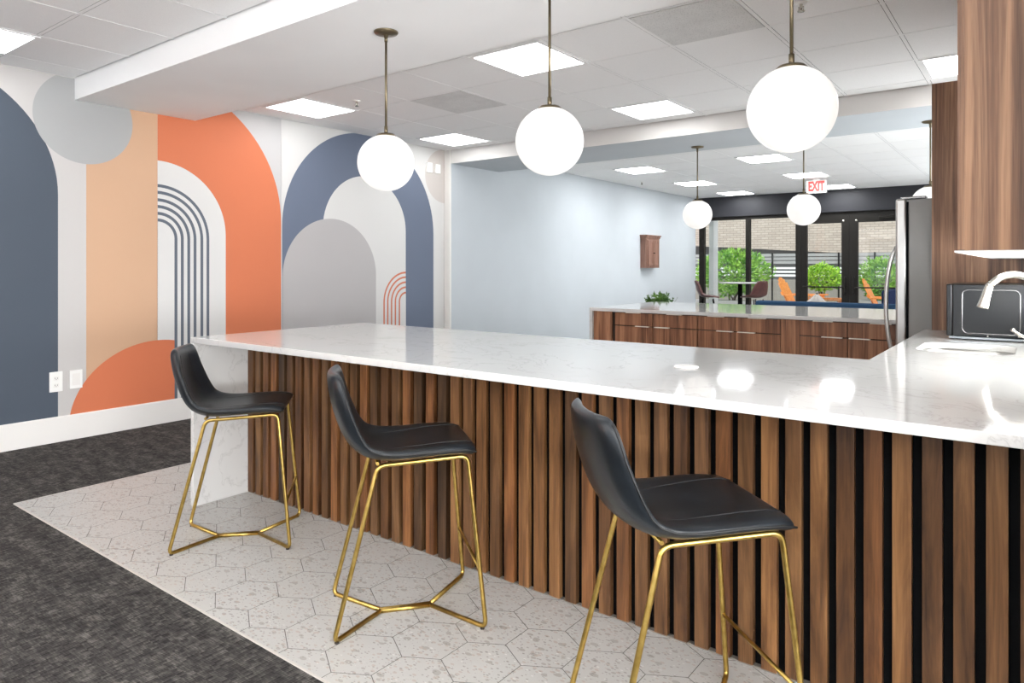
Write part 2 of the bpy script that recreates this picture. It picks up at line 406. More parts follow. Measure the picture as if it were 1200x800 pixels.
def rect(y0, y1, z0, z1): return [(y0, z0), (y1, z0), (y1, z1), (y0, z1)]
def ell(cy, cz, a, b=None, n=96): b = b or a; return [(cy + a * cos(2 * pi * k / n), cz + b * sin(2 * pi * k / n)) for k in range(n)]
def arch(cy, cz, r, n=48): return [(cy - r, 0), (cy + r, 0)] + [(cy + r * cos(pi * k / n), cz + r * sin(pi * k / n)) for k in range(n + 1)]
shape(rect(YBACK, 2.271, 0, 3), 'cream')
shape(rect(-2.6, -1.5, 0, 3), 'peach'); shape(arch(-0.9, 1.3, .62), 'orange')
shape(arch(1.173, 1.85, .905), 'slate')
shape(rect(2.271, 2.814, 0, 3), 'peach')
shape(ell(2.263, 2.452, .351), 'grey')
shape(rect(2.814, 4.0, 0, 3), 'mist')
shape(arch(2.814, 1.742, 1.182), 'apricot', y0=2.814)
shape(arch(2.814, 1.588, .608), 'white', y0=2.814)
for r in (.452, .396, .334, .278, .221, .166):
    shape(arch(2.814, 1.547, r), 'line', y0=2.814); shape(arch(2.814, 1.547, r - .0255), 'white', y0=2.814)
shape(ell(2.82, .09, .672, .61), 'orange', y1=2.955)
shape(rect(4.0, 6.4, 0, 3), 'white')
shape(ell(6.30, 2.42, .327), 'taupe')
shape(arch(5.06, 1.70, 1.055), 'dusk')
shape(arch(5.07, 1.712, .583), 'white')
for r in (.344, .29, .232, .174, .112):
    shape(arch(5.653, .91, r), 'rust', y1=5.653); shape(arch(5.653, .91, r - .021), 'white', y1=5.653)
shape(arch(4.604, 1.213, .595), 'stone')
tag(obj('wall_mural', mbm, [mur[k] for k in mkeys], recalc=False), 'wall mural of orange, peach, slate and grey arches painted on the left wall', 'mural')

# ------------------------------------------------------------------ windows and doors at the far end
M_frame = mat('dark_bronze_frame', (26, 23, 19), 0.5, spec=.25)
M_glass = bpy.data.materials.new('window_glass'); M_glass.use_nodes = True
nt = M_glass.node_tree; nt.nodes.clear(); out = nt.nodes.new('ShaderNodeOutputMaterial')
tr = nt.nodes.new('ShaderNodeBsdfTransparent'); gl = nt.nodes.new('ShaderNodeBsdfGlossy'); gl.inputs['Roughness'].default_value = 0.02
tr.inputs[0].default_value = (0.94, 0.96, 0.95, 1)
fr = nt.nodes.new('ShaderNodeFresnel'); fr.inputs[0].default_value = 1.35; mx = nt.nodes.new('ShaderNodeMixShader')
nt.links.new(fr.outputs[0], mx.inputs[0]); nt.links.new(tr.outputs[0], mx.inputs[1]); nt.links.new(gl.outputs[0], mx.inputs[2]); nt.links.new(mx.outputs[0], out.inputs[0])
bm = BX(XB, XR, YF - .05, YF + .1, 2.335, CZ + .1); struct(obj('wall_far_header', bm, M_dark))
bm = BX(XB - .1, XR2, YF, YF + .1, 2.30, 2.335); struct(obj('trim_3', bm, M_frame))
struct(obj('wall_far', BX(-1.60, XR, YF, YF + .1, 0, 2.30), M_dark))
def window(name, x0, x1, z0, z1, fw0, fw1):
    bm = BX(x0, x0 + fw0, YF, YF + .1, z0, z1); box(bm, x1 - fw1, x1, YF, YF + .1, z0, z1)
    box(bm, x0 + fw0, x1 - fw1, YF, YF + .1, z1 - .03, z1); box(bm, x0 + fw0, x1 - fw1, YF, YF + .1, z0, z0 + .09)
    o = struct(obj(name, bm, M_frame)); g_ = obj('pane', BX(x0 + fw0, x1 - fw1, YF + .045, YF + .051, z0 + .09, z1 - .03), M_glass, o); return o
window('window_1', -5.70, -4.68, 0, 2.30, .11, .042); window('window_2', -4.68, -3.66, 0, 2.30, .042, .095)
def door(name, x0, x1, wl, wr, hx):
    bm = BX(x0, x0 + wl, YF + .01, YF + .07, .01, 2.30); box(bm, x1 - wr, x1, YF + .01, YF + .07, .01, 2.30)
    box(bm, x0 + wl, x1 - wr, YF + .01, YF + .07, 2.13, 2.30); box(bm, x0 + wl, x1 - wr, YF + .01, YF + .07, .01, .26)
    o = struct(obj(name, bm, M_frame)); obj('pane', BX(x0 + wl, x1 - wr, YF + .035, YF + .043, .26, 2.13), M_glass, o)
    b = bmesh.new(); tube(b, fillet([(x0 + wl * .5, YF + .01, .93), (x0 + wl * .5, YF - .05, .93), (x1 - wr * .5, YF - .05, .93), (x1 - wr * .5, YF + .01, .93)], .02), .013)
    obj('push_bar', b, M_frame, o)
    b = bmesh.new(); tube(b, fillet([(hx, YF + .01, 1.12), (hx, YF - .07, 1.12), (hx, YF - .07, .80), (hx, YF + .01, .80)], .03), .010); obj('pull_handle', b, M_frame, o)
    for sx in (x0 + wl + .0, x1 - wr - .0):
        b = lathe([(0, 0), (.022, 0), (.022, .01), (0, .014)], 16); b.transform(Matrix.Translation((sx + (.03 if sx < (x0 + x1) / 2 else -.03) * -1, YF + .01, 2.165)) @ Matrix.Rotation(R(90), 4, 'X'))
        obj('bolt_cap', b, M_nickel, o)
    return o
door('door_1', -3.66, -2.797, .116, .139, -2.87); d2 = door('door_2', -2.794, -1.90, .139, .136, -2.72)
obj('door_closer', BX(-2.30, -2.06, YF - .05, YF + .01, 2.18, 2.235), M_frame, d2, bevel=.008)
struct(obj('trim_4', BX(-1.90, -1.60, YF, YF + .1, 0, 2.30), M_frame))
struct(obj('trim_5', BX(-5.60, -5.50, YF + .30, YF + .55, 0, 2.9), M_white))

for n_, (a, b) in enumerate(((-5.6, -2.4), (-1.8, 1.4))):  # invented back windows, framing the added fill lights
    bm = bmesh.new()
    for q in (a, (a + b) / 2 - .025, b - .05): box(bm, q, q + .05, YBACK - .035, YBACK + .01, .3, 2.4)
    box(bm, a, b, YBACK - .035, YBACK + .01, .3, .35); box(bm, a, b, YBACK - .035, YBACK + .01, 2.35, 2.4)
    struct(obj('window_%d' % (n_ + 3), bm, M_frame))
for n_, (a, b, c, d) in enumerate(((2.70, 4.25, .96, 1.35), (6.0, 9.5, .9, 2.3), (10.0, 13.4, .9, 2.3))):  # invented, unseen windows around the added lights of the right wall
    bm = bmesh.new(); w_ = .03
    for y0, y1, z0, z1 in ((a, a + w_, c, d), (b - w_, b, c, d), (a + w_, b - w_, c, c + w_), (a + w_, b - w_, d - w_, d)): box(bm, XR + .004, XR + .05, y0, y1, z0, z1)
    struct(obj('window_%d' % (n_ + 6), bm, M_frame))
    struct(obj('window_%d' % (n_ + 9), BX(XR + .10, XR + .11, a, b, c, d), M_glass))
bm = bmesh.new()
for q in (-2.8, -1.025, .75): box(bm, XR2 - .01, XR2 + .035, q, q + .05, .3, 2.4)
box(bm, XR2 - .01, XR2 + .035, -2.8, .8, .3, .35); box(bm, XR2 - .01, XR2 + .035, -2.8, .8, 2.35, 2.4)
struct(obj('window_5', bm, M_frame))  # invented window at the added side fill light

# ------------------------------------------------------------------ ceiling fittings
M_lens2 = mat('far_light_lens', (255, 255, 255), 0.5, emit=(250, 253, 255), es=PANEL_FAR)
def panel_light(x, y, w, h, label, group, lens=M_lens):
    t_ = thing('ceiling_light', label, 'ceiling light', (x, y, CZ), 0, group)
    a, b = w / 2, h / 2; e = .024
    bm = bmesh.new(); box(bm, -a, -a + e, -b, b, -.006, .02); box(bm, a - e, a, -b, b, -.006, .02); box(bm, -a + e, a - e, -b, -b + e, -.006, .02); box(bm, -a + e, a - e, b - e, b, -.006, .02)
    obj('frame', bm, M_tilegrid, t_); obj('diffuser', BX(-a + e, a - e, -b + e, b - e, -.002, .01), lens, t_)
LN = {0: 'square ceiling light panel at the top left, in front of the soffit', 8: 'square ceiling light panel above the orange and slate arches, behind the soffit',
      9: 'square ceiling light panel behind the middle near pendant rod', 10: 'square ceiling light panel in the ceiling corner by the end of the mural',
      11: 'square ceiling light panel just right of the middle near globe, before the header beam', 12: 'square ceiling light panel half hidden by the walnut upper cabinet'}
for i, (x, y) in enumerate(lights_near):
    panel_light(x, y, PX - .026, PY - .026, LN.get(i, 'ceiling light panel %s, %s of four' % ('in the row before the soffit' if y > 0 else 'in the row by the back wall', {-5.255: 'leftmost', -2.815: 'second from left', -0.375: 'third from left', 2.065: 'rightmost'}[x])), 'ceiling lights of the near room' if i in LN else 'ceiling lights behind the camera')
LF = ['nearest of the three light panels along the pale blue wall', 'middle of the three light panels along the pale blue wall', 'farthest of the three light panels along the pale blue wall',
      'far room light panel nearest the header beam, right of the far left pendant', 'far room light panel just left above the EXIT sign', 'far room light panel just right behind the EXIT sign']
for (x, y), l_ in zip(lights_far, LF): panel_light(x, y, PX2 - .026, PY2 - .05, l_, 'ceiling lights of the far room', M_lens2)
for (x, y), l_ in zip(vents, ('grey perforated ceiling vent tile at the top, left of the nearest globe rod', 'grey perforated ceiling vent tile between the first two near pendants')):
    t_ = thing('ceiling_vent', l_, 'ceiling vent', (x, y, CZ), 0, 'ceiling vents')
    obj('perforated_plate', BX(-.29, .29, -.308, .308, -.003, .01), M_vent, t_)
def sprinkler(x, y, z, label):
    t_ = thing('sprinkler_head', label, 'sprinkler', (x, y, z), 0, 'ceiling sprinklers')
    obj('escutcheon', lathe([(0, 0), (.034, 0), (.030, -.006), (.012, -.008), (0, -.008)], 20), M_plastic, t_)
    b = lathe([(0, 0), (.008, 0), (.008, -.03), (.005, -.04), (0, -.04)], 12); lathe([(0, -.045), (.02, -.045), (.018, -.049), (0, -.049)], 12, bm=b); tube(b, [(-.012, 0, -.02), (-.012, 0, -.046)], .003, 6); tube(b, [(.012, 0, -.02), (.012, 0, -.046)], .003, 6)
    obj('deflector', b, M_nickel, t_)
sprinkler(-4.69, 3.955, CZ, 'small sprinkler head in the ceiling between the left pendant rod and a light panel')
sprinkler(-1.03, 3.95, CZ, 'small sprinkler head at the top edge beside the nearest globe rod')
sprinkler(-5.34, 10.64, CZ, 'small sprinkler head in the far ceiling near the pale blue wall')

def pendant(x, y, zc, label, group):
    t_ = thing('pendant_lamp', label, 'pendant lamp', (x, y, DROP), 0, group)
    obj('canopy', lathe([(0, 0), (.064, 0), (.066, -.004), (.060, -.012), (.03, -.018), (.012, -.02), (.010, -.035), (0, -.035)], 36), M_bronze, t_)
    r = .1524; zz = zc - DROP
    b = TB([(0, 0, -.03), (0, 0, zz + r + .012)], .0065, 12); lathe([(0, -.055), (.009, -.055), (.009, -.03), (0, -.03)], 12, bm=b); lathe([(0, zz + r + .045), (.010, zz + r + .045), (.010, zz + r), (0, zz + r)], 12, bm=b)
    obj('stem', b, M_bronze, t_)
    obj('cap', lathe([(0, zz + r + .006), (.045, zz + r + .003), (.056, zz + r - .008), (.056, zz + r - .013), (0, zz + r - .013)], 32), M_bronze, t_)
    pr = [(r * sin(pi * k / 40), zz + r * cos(pi * k / 40)) for k in range(41)]; pr[0] = (0, zz + r); pr[-1] = (0, zz - r)
    obj('globe_shade', lathe(pr, 56), M_globe, t_)
    return t_
for x, l_ in ((-2.812, 'globe pendant farthest left over the slatted bar, in front of the mural'), (-1.745, 'middle globe pendant over the slatted bar'), (-0.704, 'largest looking, nearest globe pendant over the slatted bar')):
    pendant(x, 2.574, 1.871, l_, 'globe pendants over the bar')
for x, l_ in ((-2.88, 'left far globe pendant over the walnut island, beside the blue wall'), (-1.81, 'middle far globe pendant over the walnut island, below the EXIT sign'), (-0.757, 'right far globe pendant peeking above the refrigerator')):
    pendant(x, 7.03, 1.861, l_, 'globe pendants over the island')

# exit sign
t_ = thing('exit_sign', 'lit EXIT sign with red letters hanging from the far ceiling', 'exit sign', (-2.89, 12.0, CZ))
M_signface = mat('sign_face', (215, 200, 188), 0.4, emit=(255, 236, 214), es=.12); M_red = mat('sign_red', (190, 20, 14), 0.4, emit=(226, 34, 20), es=.25)
obj('housing', BX(-.155, .155, -.02, .02, -.235, -.028), M_plastic, t_, bevel=.006)
obj('mount', BX(-.05, .05, -.02, .02, -.03, 0), M_plastic, t_)
obj('face', BX(-.145, .145, -.023, -.0195, -.225, -.038), M_signface, t_)
tc = bpy.data.curves.new('letters', 'FONT'); tc.body = 'EXIT'; tc.size = .19; tc.extrude = .0012; tc.align_x = 'CENTER'; tc.align_y = 'CENTER'; tc.offset = .011; tc.space_character = 1.02
to = bpy.data.objects.new('tmp', tc); COL.objects.link(to); me = bpy.data.meshes.new_from_object(to.evaluated_get(bpy.context.evaluated_depsgraph_get())); bpy.data.objects.remove(to)
me.transform(Matrix.Rotation(R(90), 4, 'X')); me.transform(Matrix.Diagonal((.62, 1, 1.08, 1))); me.materials.clear(); me.materials.append(M_red)
lo = bpy.data.objects.new('letters', me); COL.objects.link(lo); lo.parent = t_; lo.location = (0, -.0245, -.131)

# wall plates
def plate(name, y, z, w, h, label, outlet=False, sensor=False, x=XW):
    t_ = thing(name, label, 'outlet' if outlet else ('switch plate' if not sensor else 'sensor'), (x + .006, y, z), 0)
    d_ = .018 if sensor else .007
    obj('cover_plate', BX(0, d_, -w / 2, w / 2, -h / 2, h / 2), M_plastic, t_, bevel=.0025)
    if outlet:
        for dz in (-.026, .026):
            s_ = obj('socket', BX(d_, d_ + .002, -.017, .017, dz - .014, dz + .014), M_trim, t_, bevel=.001)
            b = BX(d_ + .002, d_ + .0026, -.009, -.0065, dz - .004, dz + .006); box(b, d_ + .002, d_ + .0026, .0065, .009, dz - .004, dz + .006); box(b, d_ + .002, d_ + .0026, -.002, .002, dz - .011, dz - .007)
            obj('slot', b, M_socket, s_)
    elif not sensor:
        obj('insert', BX(d_, d_ + .0015, -w * .3, w * .3, -h * .32, h * .32), M_trim, t_)
    return t_
plate('wall_outlet', 2.062, .452, .088, .15, 'white wall outlet on the mural beside the dark slate arch', outlet=True)
plate('blank_wall_plate', 2.197, .455, .088, .14, 'white blank wall plate right of the outlet on the mural')
plate('wall_sensor', 6.036, 2.503, .088, .12, 'left of two small white boxes high on the mural near its end', sensor=True)
plate('wall_sensor', 6.18, 2.503, .088, .11, 'right of two small white boxes high on the mural near its end', sensor=True)

# ------------------------------------------------------------------ BAR
TZ = .927; TK = .03
XL = -3.682
# L-shaped quartz top with the sink opening and the waterfall end
sink_hole = rrect(-.462, -.085, 3.66, 4.12, .09)
ct = slab_mesh('bar_countertop', [[(XL, 1.95), (XR - .002, 1.95), (XR - .002, 4.915), (-.562, 4.915), (-.562, 3.172), (XL, 3.172)], sink_hole], TZ - TK, TZ, M_quartz, bevel=.003)
tag(ct, 'long white quartz countertop of the slatted bar, turning to the sink', 'countertop')
obj('end_panel', BX(XL, XL + .03, 1.95, 3.172, .0065, TZ - TK), M_quartz, ct, bevel=.002)
# slatted base
bb = thing('slatted_bar', 'slatted walnut bar base under the white quartz top', 'bar', (0, 0, 0))
bm = bmesh.new()
for k in range(50):
    x = SL0 + SLP * k
    if x + .05 > XR: break
    box(bm, x, x + .0495, 2.272, 2.297, .012, TZ - TK - .002)
obj('slat_panel', bm, M_slat, bb, bevel=.0015)
obj('backing_panel', BX(SL0, XR - .002, 2.298, 2.31, .007, TZ - TK - .001), M_black, bb)
obj('plinth', BX(SL0, XR - .002, 2.276, 2.296, .0065, .012), mat('plinth_grey', (120, 114, 106), .8), bb)
bm = BX(SL0, XR - .002, 2.31, 2.95, .10, .118); box(bm, SL0, XR - .002, 2.31, 2.325, .118, TZ - TK - .001); box(bm, SL0, SL0 + .018, 2.325, 2.93, .118, TZ - TK - .001)
for x in (-2.85, -2.05, -1.25): box(bm, x, x + .018, 2.325, 2.93, .118, TZ - TK - .001)
obj('carcass', bm, M_walnut, bb)
x0 = SL0
for x1 in (-2.85, -2.05, -1.25, -.58):
    d_ = obj('door', BX(x0 + .003, x1 - .003, 2.93, 2.948, .12, TZ - TK - .006), M_walnut, bb)
    obj('pull', BX((x0 + x1) / 2 - .07, (x0 + x1) / 2 + .07, 2.945, 2.965, TZ - TK - .012, TZ - TK - .009), M_nickel, d_); x0 = x1
# sink cabinet under the right leg
sc = thing('sink_cabinet', 'walnut base cabinet under the sink, facing the kitchen', 'cabinet')
bm = BX(-.52, XR - .002, 3.2, 3.218, .1, TZ - TK - .001); box(bm, -.52, XR - .002, 4.88, 4.898, .1, TZ - TK - .001); box(bm, -.52, XR - .002, 3.218, 4.88, .1, .118)
obj('carcass', bm, M_walnut, sc); obj('toe_kick', BX(-.47, -.455, 3.2, 4.898, .0065, .1), M_black, sc)
for y0, y1 in ((3.202, 3.76), (3.76, 4.32), (4.32, 4.896)): obj('door', BX(-.538, -.521, y0 + .003, y1 - .003, .12, TZ - TK - .006), M_walnut, sc)
# sink basin
sk = thing('undermount_sink', 'stainless steel undermount sink set in the quartz top', 'sink', (-.2735, 3.89, TZ - TK))
bm = bmesh.new(); rings = []
for off, z in ((.012, 0.0), (-.002, -.0005), (-.004, -.02), (-.01, -.17), (-.03, -.185)):
    rings.append([bm.verts.new((x, y, z)) for x, y in rrect(-.1885 - off, .1885 + off, -.23 - off, .23 + off, .09 + off if off > -.02 else .07)])
for a, b in zip(rings, rings[1:]):
    for k in range(len(a)): bm.faces.new((a[k], a[(k + 1) % len(a)], b[(k + 1) % len(b)], b[k])).smooth = True
bm.faces.new(rings[-1])
o = obj('basin', bm, M_steel, sk); so_ = o.modifiers.new('s', 'SOLIDIFY'); so_.thickness = .0015; so_.offset = -1
obj('drain', lathe([(0, -.183), (.045, -.183), (.045, -.181), (.035, -.180), (.03, -.1835), (0, -.1835)], 24), M_nickel, sk)
# faucet
fz = TZ; fc = thing('kitchen_faucet', 'brushed nickel gooseneck faucet with pull-down spray head over the sink', 'faucet', (0.0, 3.93, fz))
obj('base', lathe([(0, 0), (.027, 0), (.027, .006), (.021, .012), (.019, .10), (.015, .105), (0, .105)], 28), M_nickel, fc)
arc = [(0, 0, .10), (0, 0, .24)] + [(-.095 + .095 * cos(R(a)), 0, .255 + .092 * sin(R(a))) for a in range(0, 150, 10)]
arc.append((-.186, 0, .295))
obj('spout', TB(fillet(arc, .01, 2), .0155, 16), M_nickel, fc)
obj('spray_head', TB([(-.183, 0, .302), (-.188, 0, .288), (-.202, 0, .235), (-.2115, 0, .196), (-.213, 0, .190)], [.0165, .017, .0195, .0245, .024], 20), M_nickel, fc)
obj('lever', TB([(-.015, -.012, .05), (-.05, -.03, .062), (-.085, -.05, .085), (-.10, -.055, .10)], [.007, .006, .007, .009], 12), M_nickel, fc)
sd_ = thing('soap_dispenser', 'small nickel dispenser beside the faucet at the right edge', 'soap dispenser', (-.03, 4.10, TZ))
# pop-up outlet lid
tag(obj('countertop_outlet_cover', lathe([(0, TZ + .0005), (.046, TZ + .0005), (.046, TZ + .004), (.043, TZ + .0055), (0, TZ + .0055)], 40, -1.073, 2.512), M_plastic), 'round white flush lid set in the bar countertop', 'outlet cover')
obj('body', lathe([(0, 0), (.018, 0), (.018, .008), (.011, .014), (.010, .05), (0, .052)], 20), M_nickel, sd_)
obj('nozzle', TB([(0, 0, .045), (-.02, -.01, .055), (-.05, -.02, .05)], .005, 10), M_nickel, sd_)

# microwave standing by the tall panel, side toward the bar
mw = thing('microwave', 'black countertop microwave, its side facing the bar, against the walnut panel', 'microwave', (-.382, 4.338, TZ + .0005))
obj('body', BX(.014, .455, 0, .50, .016, .292), M_blackgloss, mw, bevel=.006)
obj('door', BX(-.012, .013, .0, .50, .018, .290), M_blackgloss, mw, bevel=.004)
obj('door_handle', TB(fillet([(-.012, .40, .06), (-.04, .40, .06), (-.04, .40, .25), (-.012, .40, .25)], .015), .006), M_steel, mw)
b = bmesh.new(); rp = [(x, -.0005, z) for x, z in rrect(.058, .305, .035, .262, .028, 6)]; tube(b, rp, .0035, 8, closed=True); obj('embossed_ridge', b, M_blacktrim, mw)
obj('base_strip', BX(.0, .45, -.006, .49, .006, .016), mat('base_grey', (150, 156, 160), .4, .5), mw)
obj('screw', TB([(.17, -.004, .024), (.17, .002, .024)], .004, 10), M_nickel, mw)
for fx, fy in ((.04, .04), (.41, .04), (.04, .45), (.41, .45)): obj('foot', lathe([(0, 0), (.012, 0), (.012, .006), (0, .006)], 12, fx, fy), M_rubber, mw)

# upper cabinet and the tall end panel
uc = thing('upper_cabinet', 'walnut upper cabinet hanging over the sink counter, up to the ceiling', 'cabinet')
obj('carcass', BX(-.190, XR - .002, 2.62, 4.90, 1.362, CZ - .004), M_walnut_panel, uc)
obj('bottom_panel', BX(-.216, XR - .002, 2.616, 4.905, 1.356, 1.3615), M_plastic, uc)
for k in range(4): obj('door', BX(-.208, -.1905, 2.622 + .57 * k, 2.622 + .57 * (k + 1) - .004, 1.364, CZ - .006), M_walnut_panel, uc)
tp = tag(obj('tall_side_panel', BX(-.523, XR - .002, 4.922, 4.95, .0065, 2.425), M_walnut_panel, bevel=.001), 'tall walnut side panel between the sink counter and the refrigerator', 'cabinet panel')

# refrigerator
rf = thing('refrigerator', 'stainless refrigerator with textured grey side beside the tall walnut panel', 'refrigerator', (0, 0, .0))
obj('body', BX(-.655, .06, 4.985, 5.60, .03, 1.735), M_fridge, rf, bevel=.006)
for z0, z1, nm in ((.05, .62, 'freezer_drawer'), (.63, 1.74, 'door')):
    d_ = obj(nm, BX(-.728, -.668, 4.982, 5.60, z0, z1), M_steel, rf, bevel=.012)
    if nm == 'door':
        hp = [(-.727, 5.03, 1.44)] + [(-.727 - .062 * math.sqrt(max(0, sin(pi * (i + .5) / 14))), 5.03, 1.42 - .70 * (i + .5) / 14) for i in range(14)] + [(-.727, 5.03, .70)]
        b = TB(hp, .013, 12); obj('handle', b, M_steel, d_)
    else: obj('handle', TB(fillet([(-.727, 5.05, .55), (-.775, 5.05, .55), (-.775, 5.53, .55), (-.727, 5.53, .55)], .03), .012), M_steel, d_)
obj('hinge_cover', BX(-.70, -.56, 4.99, 5.06, 1.736, 1.752), M_blacktrim, rf, bevel=.004)
obj('gasket', BX(-.667, -.656, 4.99, 5.59, .06, 1.72), M_black, rf)
obj('kick_grille', BX(-.64, -.1, 5.0, 5.58, .0065, .03), M_black, rf)

# ------------------------------------------------------------------ far island
IY0, IY1, IX0 = 5.645, 7.05, -3.375
ic = tag(obj('island_countertop', BX(IX0, XR - .002, IY0, IY1, TZ - TK, TZ), M_quartz, bevel=.003), 'white quartz countertop of the far walnut island', 'countertop')
obj('end_panel', BX(IX0, IX0 + .03, IY0, IY1, .0005, TZ - TK), M_quartz, ic)
fy = IY0 + .03
M_darkwood = mat('dark_carcass', (30, 20, 15), .8)
def island_cab(x0, xs, fill0, fill1, hs, label):
    xa = x0; xb = xs[-1] + fill1
    t_ = thing('base_cabinet', label, 'cabinet', (0, 0, 0), 0, 'walnut base cabinets of the far island')
    bm = BX(xa + .001, xb - .001, fy + .021, fy + .60, .10, TZ - TK - .001)
    obj('carcass', bm, M_darkwood, t_); obj('toe_kick', BX(xa + .001, xb - .001, fy + .07, fy + .085, .0005, .10), M_black, t_)
    if fill0: obj('filler_panel', BX(xa + .001, xs[0] - .028, fy - .004, fy + .02, .08, TZ - TK - .001), M_walnut, t_)
    if fill1: obj('filler_panel', BX(xs[-1] + .002, xb - .001, fy + .002, fy + .02, .08, TZ - TK - .001), M_walnut, t_)
    for k, (a, b) in enumerate(zip(xs, xs[1:])):
        d_ = obj('door', BX(a + .003, b - .003, fy + .002, fy + .02, .11, .769), M_walnut, t_)
        h0, h1 = hs[k]; obj('tab_pull', BX(h0, h1, fy - .022, fy + .004, .7700, .7765), M_pull, d_)
        e_ = obj('drawer', BX(a + .003, b - .003, fy + .002, fy + .02, .777, TZ - TK - .008), M_walnut, t_)
        c_ = (a + b) / 2; obj('tab_pull', BX(c_ - .07, c_ + .07, fy - .018, fy + .004, TZ - TK - .0078, TZ - TK - .002), M_pull, e_)
island_cab(IX0 + .031, (-3.123, -2.741, -2.325), 1, 0, ((-2.905, -2.77), (-2.737 + .02, -2.58)), 'leftmost walnut base cabinet of the far island with a wide filler panel')
island_cab(-2.323, (-2.323, -2.001, -1.636), 0, .143, ((-2.153, -2.015), (-1.975, -1.834)), 'middle walnut base cabinet of the far island')
island_cab(-1.493, (-1.493, -1.148, -.70), 0, 0, ((-1.328, -1.183), (-1.136, -.992)), 'rightmost visible walnut base cabinet of the far island, beside the refrigerator')
tag(obj('island_back_panel', BX(IX0 + .031, XR - .004, fy + .605, fy + .63, .0005, TZ - TK - .001), M_walnut), 'walnut back panel of the far island under its overhang', 'cabinet panel')

# ------------------------------------------------------------------ bar stools
def build_stool():
    t_ = thing('bar_stool', '', 'bar stool')
    # profile of the upholstered shell: (y, z, half width, edge lift)
    P = [(.244, .642, .186, -.003), (.238, .655, .207, -.002), (.19, .663, .218, .002), (.12, .660, .221, .007), (.04, .652, .222, .013), (-.04, .643, .222, .020), (-.10, .640, .221, .028),
         (-.148, .648, .219, .036), (-.182, .672, .216, .042), (-.206, .712, .212, .044), (-.224, .760, .206, .042), (-.240, .812, .198, .038), (-.248, .862, .186, .033), (-.255, .905, .168, .028), (-.258, .925, .140, .024)]
    N = len(P); th = .040; U = 12
    def nrm(i):
        a = P[max(i - 1, 0)]; b = P[min(i + 1, N - 1)]; ty, tz = b[0] - a[0], b[1] - a[1]; L = math.hypot(ty, tz); ty /= L; tz /= L
        return (tz * -1 * -1, -ty) if False else (tz, -ty)       # forward / upward side
    bm = bmesh.new(); top = []; bot = []
    for i, (y, z, w, e) in enumerate(P):
        ny, nz = nrm(i); r1 = []; r2 = []
        for k in range(U + 1):
            u = -1 + 2 * k / U; lift = e * abs(u) ** 2.2; edge = max(0, (abs(u) - .80) / .20) ** 2
            t1 = -edge * .009; t2 = -(th) + edge * .012
            if i == 0 or i == N - 1: t1 -= .008; t2 += .009
            r1.append(bm.verts.new((u * w, y + ny * (lift + t1), z + nz * (lift + t1))))
            r2.append(bm.verts.new((u * w * .985, y + ny * (lift + t2), z + nz * (lift + t2))))
        top.append(r1); bot.append(r2)
    for i in range(N - 1):
        for k in range(U):
            bm.faces.new((top[i][k], top[i][k + 1], top[i + 1][k + 1], top[i + 1][k])); bm.faces.new((bot[i][k], bot[i + 1][k], bot[i + 1][k + 1], bot[i][k + 1]))
        bm.faces.new((top[i][0], top[i + 1][0], bot[i + 1][0], bot[i][0])); bm.faces.new((top[i][U], bot[i][U], bot[i + 1][U], top[i + 1][U]))
    for k in range(U):
        bm.faces.new((top[0][k], bot[0][k], bot[0][k + 1], top[0][k + 1])); bm.faces.new((top[-1][k], top[-1][k + 1], bot[-1][k + 1], bot[-1][k]))
    seat = obj('seat', bm, M_leather, t_, smooth=True); sb = seat.modifiers.new('s', 'SUBSURF'); sb.levels = 2; sb.render_levels = 2
    # seams
    def surf(fi, u, off=0.0012):
        i = min(int(fi), N - 2); f = fi - i
        y, z, w, e = [P[i][q] * (1 - f) + P[i + 1][q] * f for q in range(4)]
        n0, n1 = nrm(i), nrm(i + 1); ny, nz = n0[0] * (1 - f) + n1[0] * f, n0[1] * (1 - f) + n1[1] * f
        l_ = e * abs(u) ** 2.2; d = off - max(0, (abs(u) - .80) / .20) ** 2 * .009
        return (u * w, y + ny * (l_ + d), z + nz * (l_ + d))
    b = bmesh.new()
    for sg in (-1, 1):
        tube(b, [surf(1.2 + (12.6 - 1.2) * k / 40, sg * (.52 + .12 * cos(pi * k / 40)), .0) for k in range(41)], .0016, 6)
        tube(b, [surf(1.0 + (13.2 - 1.0) * k / 44, sg * .985, -.010) for k in range(45)], .0032, 8)
    tube(b, [surf(7.6, -.9 + 1.8 * k / 20, .0) for k in range(21)], .0014, 6)
    obj('seam', b, M_seam, seat)
    r = .0082
    rt, ft = (.160, -.118, .598), (.180, .203, .618)
    for sg in (-1, 1):
        pts = [(sg * .007, -.098, r), (sg * .188, -.268, r), (sg * rt[0], rt[1], rt[2]), (sg * ft[0], ft[1], ft[2]), (sg * .222, .262, r), (sg * .007, .092, r)]
        obj('side_frame', TB(fillet(pts, .03, 7), r, 12), M_gold, t_)
    b = bmesh.new()
    tube(b, [(-.006, -.100, r), (-.006, .094, r)], r, 12); tube(b, [(.006, -.100, r), (.006, .094, r)], r, 12)
    obj('floor_brace', b, M_gold, t_)
    for sg in (-1, 1):
        for x, yy in ((.180, -.258), (.213, .250)): obj('floor_glide', lathe([(0, -.0055), (.008, -.0055), (.008, .004), (0, .004)], 12, sg * x, yy), M_rubber, t_)
    f = .21 / .622; fx = .222 + (.180 - .222) * f; fy_ = .262 + (.203 - .262) * f
    obj('footrest', TB([(-fx, fy_, .213), (fx, fy_, .213)], .006, 12), M_gold, t_)
    for sg in (-1, 1): obj('seat_rail', TB([(-.16 * 1, -.118 if sg < 0 else .150, .606 if sg < 0 else .617), (.16, -.118 if sg < 0 else .150, .606 if sg < 0 else .617)], .006, 10), M_gold, t_)
    return t_
FZ = .006
